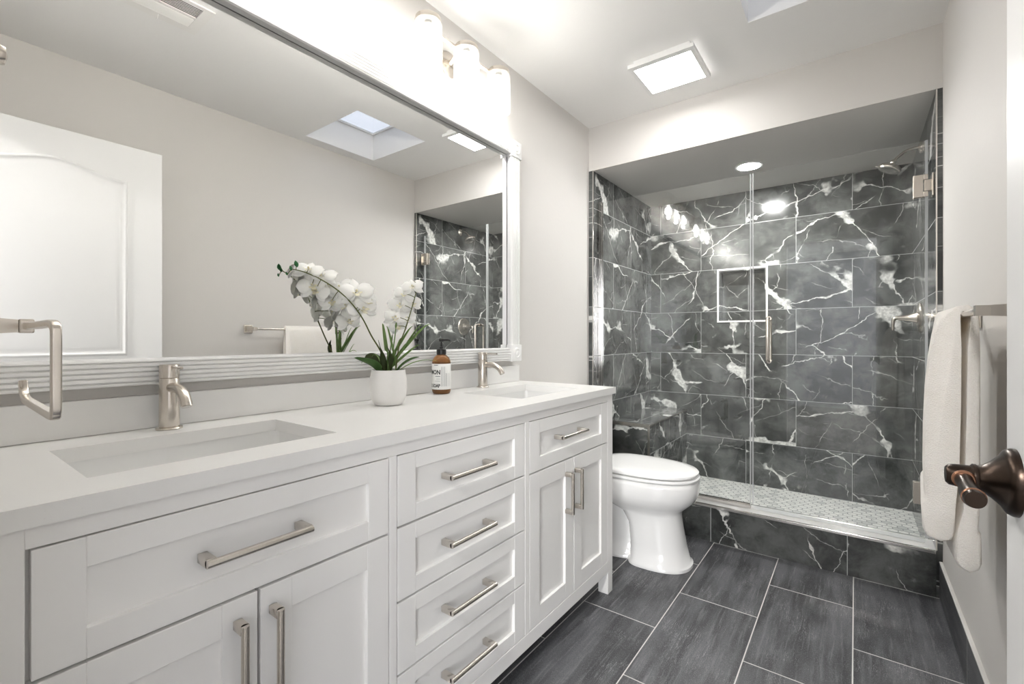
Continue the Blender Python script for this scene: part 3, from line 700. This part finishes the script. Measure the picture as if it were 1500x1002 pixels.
# ================================================================== TOILET
TY = 2.288
to = thing('toilet', 'white two-piece toilet with closed lid between the vanity and the shower', 'toilet', (.45, TY, 0))
def egg(xb, xf, hw, z, n=56, ex=2.35, wide=.42):
    """plan outline: rounder at the front, fuller at the back"""
    xc = xb + (xf - xb) * wide; pts = []
    for k in range(n):
        a = 2 * pi * k / n; ca, sa = cos(a), sin(a)
        x = (xf - xc) * abs(ca) ** (2 / ex) if ca > 0 else -(xc - xb) * abs(ca) ** (2 / 3.2)
        pts.append(Vector((xc + x, TY + hw * (abs(sa) ** (2 / ex)) * (1 if sa > 0 else -1), z)))
    return pts
m = MB()
m.loft([egg(.44, .738, .140, .001, wide=.35), egg(.44, .738, .140, .016, wide=.35), egg(.45, .726, .132, .022, wide=.35), egg(.45, .708, .123, .10, wide=.35), egg(.44, .692, .118, .19, wide=.35),
        egg(.40, .686, .117, .245, wide=.4), egg(.34, .694, .128, .268, wide=.4), egg(.29, .722, .152, .292), egg(.265, .748, .171, .318), egg(.255, .762, .181, .345), egg(.25, .768, .185, .375), egg(.25, .768, .185, .400), egg(.25, .765, .182, .416), egg(.26, .755, .172, .4195)])
m.loft([egg(.10, .52, .120, .001, wide=.3), egg(.10, .52, .120, .018, wide=.3), egg(.10, .52, .098, .03, wide=.3), egg(.10, .52, .085, .10, wide=.3), egg(.10, .52, .088, .20, wide=.3), egg(.08, .50, .110, .28), egg(.06, .45, .150, .36), egg(.05, .40, .170, .4185)])
make('bowl', m, 'porcelain', to, 60)
m = MB(); m.loft([egg(.262, .758, .176, .4235), egg(.258, .768, .184, .427), egg(.258, .770, .185, .434), egg(.262, .766, .182, .4395)]); make('seat', m, 'seat', to, 50)
m = MB(); m.loft([egg(.262, .752, .174, .4435), egg(.258, .763, .181, .447), egg(.258, .764, .181, .456), egg(.264, .757, .176, .463), egg(.30, .72, .145, .4675), egg(.36, .64, .08, .4695)]); make('lid', m, 'seat', to, 50)
for s_ in (-1, 1): make('seat_hinge', MB().box(.232, .2575, TY + s_ * .075 - .02, TY + s_ * .075 + .02, .420, .452, .006), 'seat', to, 50)
m = MB(); m.box(.018, .205, TY - .205, TY + .205, .420, .745, .022, 4); make('tank', m, 'porcelain', to, 40)
m = MB(); m.box(.014, .214, TY - .212, TY + .212, .7455, .778, .012, 4); make('tank_lid', m, 'porcelain', to, 40)
m = MB(); m.cyl((.2045, TY - .14, .69), (.222, TY - .14, .69), .011); m.tube([(.222, TY - .14, .69), (.226, TY - .11, .688), (.226, TY - .07, .683)], [.008, .0075, .006], 12); make('flush_lever', m, 'nickel', to, 50)
for s_ in (-1, 1): make('bolt_cap', MB().lathe([(.013, 0), (.012, .008), (.007, .014), (.001, .0155)], (.30, TY + s_ * .104, .0285), 'z', 20), 'seat', to, 50)

# ================================================================== TOWEL BAR, TOWEL
BXc, BZc = 1.572, 1.160
tb = thing('towel_bar', 'brushed nickel towel bar on the wall behind the open door', 'towel rail', (W, 1.62, BZc))
make('bar', MB().cyl((BXc, 1.325, BZc), (BXc, 1.915, BZc), .0075, n=18), 'nickel_y', tb, 40)
for y in (1.315, 1.925):
    po = MB(); sec = [(-1, -1), (1, -1), (1, 1), (-1, 1)]
    po.tube([(W - .0085, y, BZc), (W - .030, y, BZc), (W - .060, y, BZc), (BXc + .010, y, BZc), (BXc - .012, y, BZc)], [.017, .0145, .0115, .0105, .0105], section=sec); p_ = make('post', po, 'nickel', tb)
    make('rosette', MB().box(W - .0085, W - .0004, y - .026, y + .026, BZc - .026, BZc + .026, .003), 'nickel', p_)
# folded terry towel, two thick lobes over the bar
TWY0, TWY1 = 1.500, 1.845
def towel_outline(k):
    """closed XZ outline of the folded towel, front (room) lobe, over the bar, wall lobe"""
    P = [(1.502, .622), (1.494, .640), (1.491, .704), (1.4945, .711), (1.5005, .716), (1.4985, .728), (1.4975, .80), (1.4985, .90), (1.501, .99), (1.506, 1.06), (1.513, 1.115), (1.524, 1.148), (1.540, 1.168), (1.560, 1.180), (1.576, 1.183),
         (1.588, 1.176), (1.596, 1.155), (1.599, 1.10), (1.600, 1.0), (1.601, .85), (1.601, .72), (1.5985, .655), (1.603, .647), (1.604, .580), (1.598, .562),
         (1.580, .552), (1.560, .562), (1.5535, .580), (1.5535, .640), (1.560, .652), (1.570, .70), (1.5735, .80), (1.5745, .95), (1.5755, 1.08), (1.5800, 1.148),
         (1.5795, 1.160), (1.5755, 1.1678), (1.5685, 1.1678), (1.5640, 1.160), (1.5645, 1.148), (1.5665, 1.08), (1.5665, .95), (1.5650, .80), (1.5600, .725), (1.5590, .712), (1.5585, .640), (1.552, .622), (1.53, .612)]
    return P
m = MB(); rings = []
base = towel_outline(0); cx_ = sum(p[0] for p in base) / len(base)
ends_ = (0, .0012, .0035, .0075, .013, .021)
ys_ = [TWY0 + d for d in ends_] + [TWY0 + .03 + (TWY1 - TWY0 - .06) * k / 9 for k in range(10)] + [TWY1 - d for d in reversed(ends_)]
for y in ys_:
    s_ = (y - TWY0) / (TWY1 - TWY0); e_ = min(y - TWY0, TWY1 - y)
    shr = .0085 * (1 - sqrt(max(0, 1 - max(0, 1 - e_ / .021) ** 2)))
    ring = []
    for j, (x, z) in enumerate(base):
        a = base[j - 1]; b_ = base[(j + 1) % len(base)]; tx, tz = b_[0] - a[0], b_[1] - a[1]; L_ = sqrt(tx * tx + tz * tz) or 1
        nx, nz = -tz / L_, tx / L_                       # outward for this winding
        inner = abs(x - 1.572) < .0105 and z > 1.15 and z < 1.172
        wav = 0 if inner else .0022 * sin(9 * y + 5 * z + j * .3) * min(1, max(0, (1.10 - z) / .3))
        sh_ = 0 if inner else shr * (.12 if 1.5555 < x < 1.5835 and z > .64 else .9)
        if x < 1.556: x += .034 * s_ * min(1, (1.556 - x) / .04)
        ring.append(Vector((x - nx * -(wav - sh_) * 1.0, y, z - nz * -(wav - sh_))))
    rings.append(ring)
m.loft(rings)
tw = make('towel', m, 'towel', None, 70)
tag(tw, 'cream folded terry towel hanging over the nickel towel bar', 'towel')
def hem(pts, nm):
    m = MB()
    m.loft([[Vector((x, y, z)) for x, z in pts] for y in (TWY0 - .0015, TWY0 + .004, TWY1 - .004, TWY1 + .0015)])
    return make(nm, m, 'towel', tw, 70)

# ================================================================== OPEN TOWEL HOLDER AND HOOK ON THE NEAR WALL
RY = .112
th = thing('towel_holder', 'brushed nickel open-arm towel holder jutting over the near end of the counter', 'towel holder', (.445, YN, 1.12))
sec = [(-1, -1), (1, -1), (1, 1), (-1, 1)]
m = MB(); m.tube([(.452, YN + .009, 1.121), (.452, YN + .022, 1.121), (.452, YN + .045, 1.121), (.452, RY - .009, 1.121)], [.018, .0145, .0110, .0085], section=sec); po = make('post', m, 'nickel', th)
make('rosette', MB().box(.426, .478, YN + .0004, YN + .009, 1.095, 1.147, .003), 'nickel', po)
make('joint', MB().box(.4425, .4615, RY - .0088, RY + .0065, 1.1115, 1.1305, .002), 'nickel', th)
m = MB(); hw_ = .0048
rp = [(.4620, 1.121), (.52, 1.121), (.600, 1.1215), (.622, 1.121), (.634, 1.1175), (.639, 1.108), (.639, 1.060), (.639, 1.030), (.636, 1.0195), (.627, 1.0155), (.56, 1.0165), (.47, 1.0185), (.450, 1.0195), (.436, 1.0235), (.426, 1.032), (.420, 1.043)]
rs_ = [(math.copysign(abs(cos(2 * pi * k / 24)) ** .45, cos(2 * pi * k / 24)), math.copysign(abs(sin(2 * pi * k / 24)) ** .45, sin(2 * pi * k / 24))) for k in range(24)]
m.tube([(p.x, RY, p.z) for p in catmull([(x, 0, z) for x, z in rp], 4)], hw_, section=rs_, up=(0, 1, 0)); make('open_ring', m, 'nickel', th, 50)
hk = thing('robe_hook', 'small round brushed nickel hook at the left edge above the towel holder', 'hook', (.30, YN, 1.53))
make('rosette', MB().lathe([(.022, .0004), (.021, .006), (.010, .009)], (.335, YN, 1.525), 'y', 28), 'nickel', hk, 40)
make('peg', MB().lathe([(.0075, .0092), (.0075, .054), (.014, .060), (.0155, .067), (.013, .073), (.004, .0755)], (.335, YN, 1.530), 'y', 28), 'nickel', hk, 50)

# ================================================================== SOAP BOTTLE
SX, SY = .080, 1.272
sb = thing('soap_bottle', 'amber glass soap bottle with white label and black pump on the counter', 'soap dispenser', (SX, SY, ZT)); z = ZT + .0006
make('bottle', MB().lathe([(.030, 0), (.0335, .003), (.0355, .010), (.0360, .016), (.0360, .118), (.0345, .128), (.029, .139), (.020, .147), (.0150, .151), (.0145, .158)], (SX, SY, z), 'z', 48), 'amber', sb, 50)
make('soap', MB().lathe([(.030, .004), (.0335, .012), (.0338, .108)], (SX, SY, z), 'z', 40), 'soapliq', sb, 50)
make('label', MB().lathe([(.0362, .018), (.0364, .0182), (.0364, .1155), (.0362, .1157)], (SX, SY, z), 'z', 64, (False, False)), 'label', sb, 50)
pm = make('pump', MB().lathe([(.0155, .150), (.0185, .151), (.0185, .168), (.0165, .171), (.0075, .172), (.0075, .180), (.0045, .181), (.0045, .199), (.0095, .200), (.0105, .210), (.009, .2115)], (SX, SY, z), 'z', 36), 'black', sb, 40)
nzd = Vector((.62, .78, 0)).normalized()
m = MB(); m.tube([Vector((SX, SY, z + .2065)) + nzd * s_ + Vector((0, 0, dz)) for s_, dz in ((0, 0), (.012, .0005), (.026, .0), (.034, -.003))], [.0058, .0052, .0045, .0038], 12); make('nozzle', m, 'black', pm, 50)
# printed words curved round the label
view_a = math.atan2(CAM.y - SY, CAM.x - SX)          # direction of the room side of the label
def text_on_label(body, size, zc, a_right=None, a_left=None, mat='ink', vertical=False):
    cu = bpy.data.curves.new('txt', 'FONT'); cu.body = body; cu.size = size; cu.resolution_u = 2; cu.offset = size * .035
    o = bpy.data.objects.new('txt', cu); COL.objects.link(o)
    dg = bpy.context.evaluated_depsgraph_get(); me = o.evaluated_get(dg).to_mesh()
    b = bmesh.new(); b.from_mesh(me); bpy.data.objects.remove(o); bpy.data.curves.remove(cu)
    bmesh.ops.triangulate(b, faces=b.faces[:]); bmesh.ops.subdivide_edges(b, edges=[e for e in b.edges if e.calc_length() > .003], cuts=1)
    xs = [v.co.x for v in b.verts]; w = max(xs) - min(xs); x0 = min(xs); R = .03665; SXT = .80; w *= SXT
    for v in b.verts:
        u, q = (v.co.x - x0) * SXT, v.co.y
        if vertical: u, q = -q, u
        # text reads left to right as seen from outside: angle grows with u
        ang = (a_right - (w - u) / R) if a_right is not None else (a_left + u / R)
        v.co = (SX + R * cos(ang), SY + R * sin(ang), z + zc + q)
    mb = MB(); mb.absorb(b); return make('lettering', mb, mat, sb)
ar = view_a - .12
text_on_label('LEMON', .0235, .076, a_right=ar)
text_on_label('HAND SOAP', .0178, .0265, a_right=ar)
def strokes(lines, mat):
    m = MB(); R = .0366
    for zc, a0, a1, h in lines:
        n = max(2, int((a1 - a0) / .07)); pr = [a0 + (a1 - a0) * k / n for k in range(n + 1)]
        for a, b_ in zip(pr, pr[1:]): m.poly([(SX + R * cos(t), SY + R * sin(t), z + q) for t, q in ((a, zc), (b_, zc), (b_, zc + h), (a, zc + h))])
    return make('label_rules', m, mat, sb)
L_ = [(.0665, ar - .55, ar, .003)] + [(.109, ar - .75, ar - .25, .003)] + [(.050, ar - .6, ar, .0012), (.058, ar - .45, ar, .0012)]
for c_ in (.12, .27, .44, .58, .72, 1.0):
    L_ += [(.030, ar + c_, ar + c_ + .045, .075 if c_ < .5 else .05)]
strokes(L_, 'inkgrey')

# ================================================================== ORCHID
PX, PY = .155, .960
orc = thing('potted_orchid', 'white artificial orchid with grassy leaves in a white pot on the counter', 'plant', (PX, PY, ZT)); z = ZT + .0006
make('pot', MB().lathe([(.040, 0), (.0445, .002), (.0545, .022), (.0590, .048), (.0585, .075), (.0545, .100), (.0525, .112), (.0500, .112), (.0490, .100)], (PX, PY, z), 'z', 56, (True, False)), 'pot', orc, 50)
make('soil', MB().lathe([(.0492, .098), (.045, .101), (.02, .106), (.002, .107)], (PX, PY, z), 'z', 32), 'soil', orc, 60)
def bez(P, n=18):
    P = [Vector(p) for p in P]; out = []
    for k in range(n + 1):
        t = k / n; Q = P[:]
        while len(Q) > 1: Q = [a.lerp(b_, t) for a, b_ in zip(Q, Q[1:])]
        out.append(Q[0])
    return out
def px_at(u, v, y):
    a = (u - CX_PX) / F_PX; b_ = (CY_PX - v) / F_PX; th_ = radians(YAW)
    dr = Vector((-sin(th_) + a * cos(th_), cos(th_) + a * sin(th_), b_)); return CAM + dr * ((y - CAM.y) / dr.y)
stem1 = [(PX - .008, PY - .004, z + .100), (.150, .937, 1.055), (.142, .905, 1.110), (.136, .876, 1.165), (.124, .848, 1.208), (.102, .815, 1.248), (.078, .772, 1.280), (.055, .732, 1.300), (.040, .703, 1.307)]
stem2 = [(PX + .010, PY + .020, z + .100), (.176, .985, 1.075), (.188, 1.000, 1.130), (.200, 1.014, 1.190), (.209, 1.026, 1.245), (.212, 1.030, 1.280), (.206, 1.024, 1.290)]
S1 = catmull(stem1); S2 = catmull(stem2)
for S_, r0 in ((S1, .0026), (S2, .0024)):
    m = MB(); m.tube(S_, [r0 * (1 - .5 * k / len(S_)) for k in range(len(S_))], 9); make('flower_stem', m, 'stem', orc, 60)
# one flower, modelled once
def petal_grid(mb, length, width, curl, tilt, ang, tipw=.6, nu=9, nv=7, z0=0.0, wave=0.0):
    V = []
    for i in range(nu):
        s_ = i / (nu - 1); wd = width * (sin(pi * min(1, s_ * .86 + .10)) ** tipw) * (1 if s_ < .98 else .55)
        row = []
        for j in range(nv):
            q = (j / (nv - 1) * 2 - 1); r = .004 + length * s_ * (1 - .10 * q * q * s_); w = wd * q / 2
            h = z0 + tilt * s_ * length + curl * s_ * s_ * length - .35 * w * w / max(width, 1e-4) + wave * sin(q * 3 + s_ * 4)
            row.append(mb.bm.verts.new((r * cos(ang) - w * sin(ang), r * sin(ang) + w * cos(ang), h)))
        V.append(row)
    for i in range(nu - 1):
        for j in range(nv - 1): mb.bm.faces.new((V[i][j], V[i + 1][j], V[i + 1][j + 1], V[i][j + 1]))
def flower_mesh(var):
    rr = random.Random(var); m = MB()
    for a in (90, 212, 328): petal_grid(m, .034, .021, -.18 + rr.uniform(-.1, .1), -.12, radians(a + rr.uniform(-6, 6)), .7, z0=-.0012, wave=.0006)
    for a in (12, 168): petal_grid(m, .034, .039, -.12 + rr.uniform(-.15, .12), .12, radians(a + rr.uniform(-6, 6)), .55, z0=.0008, wave=.0010)
    return m
def lip_mesh():
    m = MB(); petal_grid(m, .014, .010, .5, .5, radians(270), .7, 6, 5, .002); petal_grid(m, .009, .007, .2, 1.1, radians(320), .7, 5, 4, .002); petal_grid(m, .009, .007, .2, 1.1, radians(220), .7, 5, 4, .002)
    m.lathe([(.001, .001), (.0026, .004), (.0024, .009), (.0006, .011)], (0, 0, 0), 'z', 10); return m
protos = []
for v_ in range(3):
    fo = make('flower', flower_mesh(v_), 'petal', None, 80, (0, 0, 0)); lo = make('lip', lip_mesh(), 'lip', None, 70, (0, 0, 0))
    md = fo.modifiers.new('thickness', 'SOLIDIFY'); md.thickness = .0006
    protos.append((fo.data, lo.data)); bpy.data.objects.remove(fo); bpy.data.objects.remove(lo)
def add_flower(p, face, roll, sc, var, foot=None):
    f = Vector(face).normalized(); upv = Vector((0, 0, 1)); xx = upv.cross(f).normalized(); yy = f.cross(xx)
    R = Matrix((xx, yy, f)).transposed().to_4x4() @ Matrix.Rotation(roll, 4, 'Z')
    o = bpy.data.objects.new('flower', protos[var][0]); COL.objects.link(o); o.parent = orc
    md = o.modifiers.new('thickness', 'SOLIDIFY'); md.thickness = .0006
    o.matrix_local = Matrix.Translation(Vector(p) - WL[orc]) @ R @ Matrix.Scale(sc * 1.42, 4)
    l = bpy.data.objects.new('lip', protos[var][1]); COL.objects.link(l); l.parent = o
    if foot is not None:
        a = Vector(foot); b_ = Vector(p); m = MB(); m.tube(bez([a, a.lerp(b_, .5) + Vector((0, 0, .006)), b_], 6), .0011, 7); make('pedicel', m, 'stem', orc, 60)
def near(S_, q): return min(S_, key=lambda k: (k - q).length)
fl1 = [((522, 428), .862, 1.05, 0, (.75, -.55, .15), 0.1), ((531, 452), .880, .95, 1, (.8, -.35, -.1), .3), ((505, 447), .872, .90, 2, (.6, -.7, .0), -.3), ((498, 422), .845, .92, 1, (.3, -.8, .35), .5), ((486, 441), .850, .80, 0, (.55, -.6, -.2), .2),
       ((470, 404), .800, .95, 2, (.55, -.6, .55), .1), ((452, 395), .765, .85, 0, (.6, -.6, .5), -.2), ((457, 418), .790, .85, 1, (.7, -.6, -.1), .4), ((510, 470), .905, .80, 2, (.8, -.3, .1), .2), ((463, 425), .815, .80, 0, (.7, -.6, -.2), -.4), ((536, 442), .895, .80, 2, (.9, -.2, .3), .6), ((480, 418), .825, .85, 1, (.8, -.5, .2), -.5), ((515, 455), .890, .75, 0, (.5, -.8, -.3), .8)]
for (u, v), y, sc, var, fc, roll in fl1:
    q = px_at(u, v, y)
    if q.x < .052: q = CAM + (q - CAM) * ((.052 - CAM.x) / (q.x - CAM.x))
    add_flower(q, (fc[0] + .25, fc[1], fc[2] + .35), roll, sc, var, near(S1, q))
fl2 = [((604, 420), 1.015, .72, 1, (.5, -.8, .25), .2), ((592, 431), 1.005, .70, 0, (.6, -.75, .1), -.2), ((586, 446), 1.000, .80, 2, (.55, -.8, .0), .1), ((603, 445), 1.030, .70, 0, (.85, -.4, .1), .3), ((580, 465), .985, .80, 1, (.55, -.75, .1), -.2), ((594, 466), 1.010, .72, 2, (.8, -.5, .0), .2), ((583, 478), .990, .60, 0, (.6, -.7, -.3), .4)]
for (u, v), y, sc, var, fc, roll in fl2:
    q = px_at(u, v, y); add_flower(q, (fc[0] + .2, fc[1], fc[2] + .3), roll, sc, var, near(S2, q))
for (u, v), y, s_ in (((434, 387), .705, 1.0), ((426, 393), .700, .7), ((420, 401), .690, .5)):
    q = px_at(u, v, y); d_ = Vector((-.15, -.25, .95)).normalized(); m = MB()
    m.tube([q - d_ * .009 * s_, q - d_ * .005 * s_, q, q + d_ * .006 * s_, q + d_ * .011 * s_], [.001, .0045 * s_, .0062 * s_, .0045 * s_, .0006], 12); make('bud', m, 'bud', orc, 70)
    m = MB(); e_ = near(S1, q); m.tube([e_, e_.lerp(q, .5), q - d_ * .008 * s_], .0011, 7); make('pedicel', m, 'stem', orc, 60)
def leaf(P, width, mat, nv=5, fold=.25, sharp=.8, roll=0.0):
    C_ = bez(P, 16); m = MB(); n = len(C_); V = []; side = None
    for i, p in enumerate(C_):
        T = (C_[min(i + 1, n - 1)] - C_[max(i - 1, 0)]).normalized(); s_ = i / (n - 1)
        sd_ = T.cross(Vector((0, 0, 1))); sd_ = sd_.normalized() if sd_.length > .15 else (side or Vector((0, 1, 0)))
        if side and sd_.dot(side) < 0: sd_ = -sd_
        side = sd_; nn = sd_.cross(T).normalized(); rs_ = side * cos(radians(roll)) + nn * sin(radians(roll)); nn = rs_.cross(T).normalized()
        wd = width * max(.03, sin(pi * min(1, .12 + .88 * s_)) ** sharp)
        V.append([m.bm.verts.new(p + rs_ * (wd * q / 2) + nn * (abs(q) * wd * fold * .5)) for q in [k / (nv - 1) * 2 - 1 for k in range(nv)]])
    for i in range(n - 1):
        for j in range(nv - 1): m.bm.faces.new((V[i][j], V[i + 1][j], V[i + 1][j + 1], V[i][j + 1]))
    o = make('leaf', m, mat, orc, 70); md = o.modifiers.new('thickness', 'SOLIDIFY'); md.thickness = .0008; return o
zt = z + .102
B = lambda dx, dy: (PX + dx, PY + dy, zt)
leaf([B(-.01, -.02), (.158, .915, zt + .035), (.165, .872, zt + .040), px_at(519, 524, .848)], .026, 'leaf', sharp=.45, roll=-38)
leaf([B(.0, -.012), (.160, .940, zt + .03), (.165, .925, zt + .06), px_at(554, 498, .93)], .020, 'leafdark', roll=-50)
leaf([B(.012, .0), (.178, .955, zt + .03), (.186, .948, zt + .055), px_at(566, 506, .945)], .018, 'leafdark', roll=-50)
leaf([B(-.02, .0), (.11, .955, zt + .03), (.085, .945, zt + .055), (.060, .938, zt + .045)], .042, 'leafdark', sharp=.5, roll=55)
leaf([B(.01, .022), (.175, 1.000, zt + .03), (.185, 1.030, zt + .045), px_at(614, 523, 1.065)], .022, 'leaf', roll=35)
leaf([B(.02, .018), (.190, 1.000, zt + .025), (.215, 1.05, zt + .05), px_at(641, 529, 1.095)], .012, 'grass')
for (u, v), y, k in (((630, 475), 1.095, .05), ((618, 476), 1.075, .06), ((605, 478), 1.04, .07), ((560, 474), .945, .09), ((566, 478), .955, .08), ((581, 472), .985, .09), ((588, 495), .995, .05), ((575, 490), .975, .05), ((615, 505), 1.06, .04), ((600, 500), 1.02, .05)):
    e_ = px_at(u, v, y); b0 = Vector(B(random.uniform(-.015, .02), random.uniform(-.005, .025))); mid = b0.lerp(e_, .45); mid.z = max(mid.z, b0.z + k * .9); m2 = b0.lerp(e_, .8); m2.z = max(e_.z + .004, m2.z)
    leaf([b0, b0 + Vector((0, 0, k * .7)), mid, m2, e_], random.uniform(.009, .0125), 'grass', 3, .4, .8, random.choice((-45, 40, 60)))
for dx, dy, hz in ((-.06, -.02, .05), (-.09, .03, .035), (-.05, .05, .06), (-.075, -.05, .03)):
    b0 = Vector(B(-.01 + dx * .2, dy * .2)); e_ = Vector((PX + dx, PY + dy, zt + hz)); leaf([b0, b0 + Vector((dx * .2, dy * .2, hz)), e_ + Vector((-dx * .2, -dy * .2, .02)), e_], .008, 'grass', 3, .5)
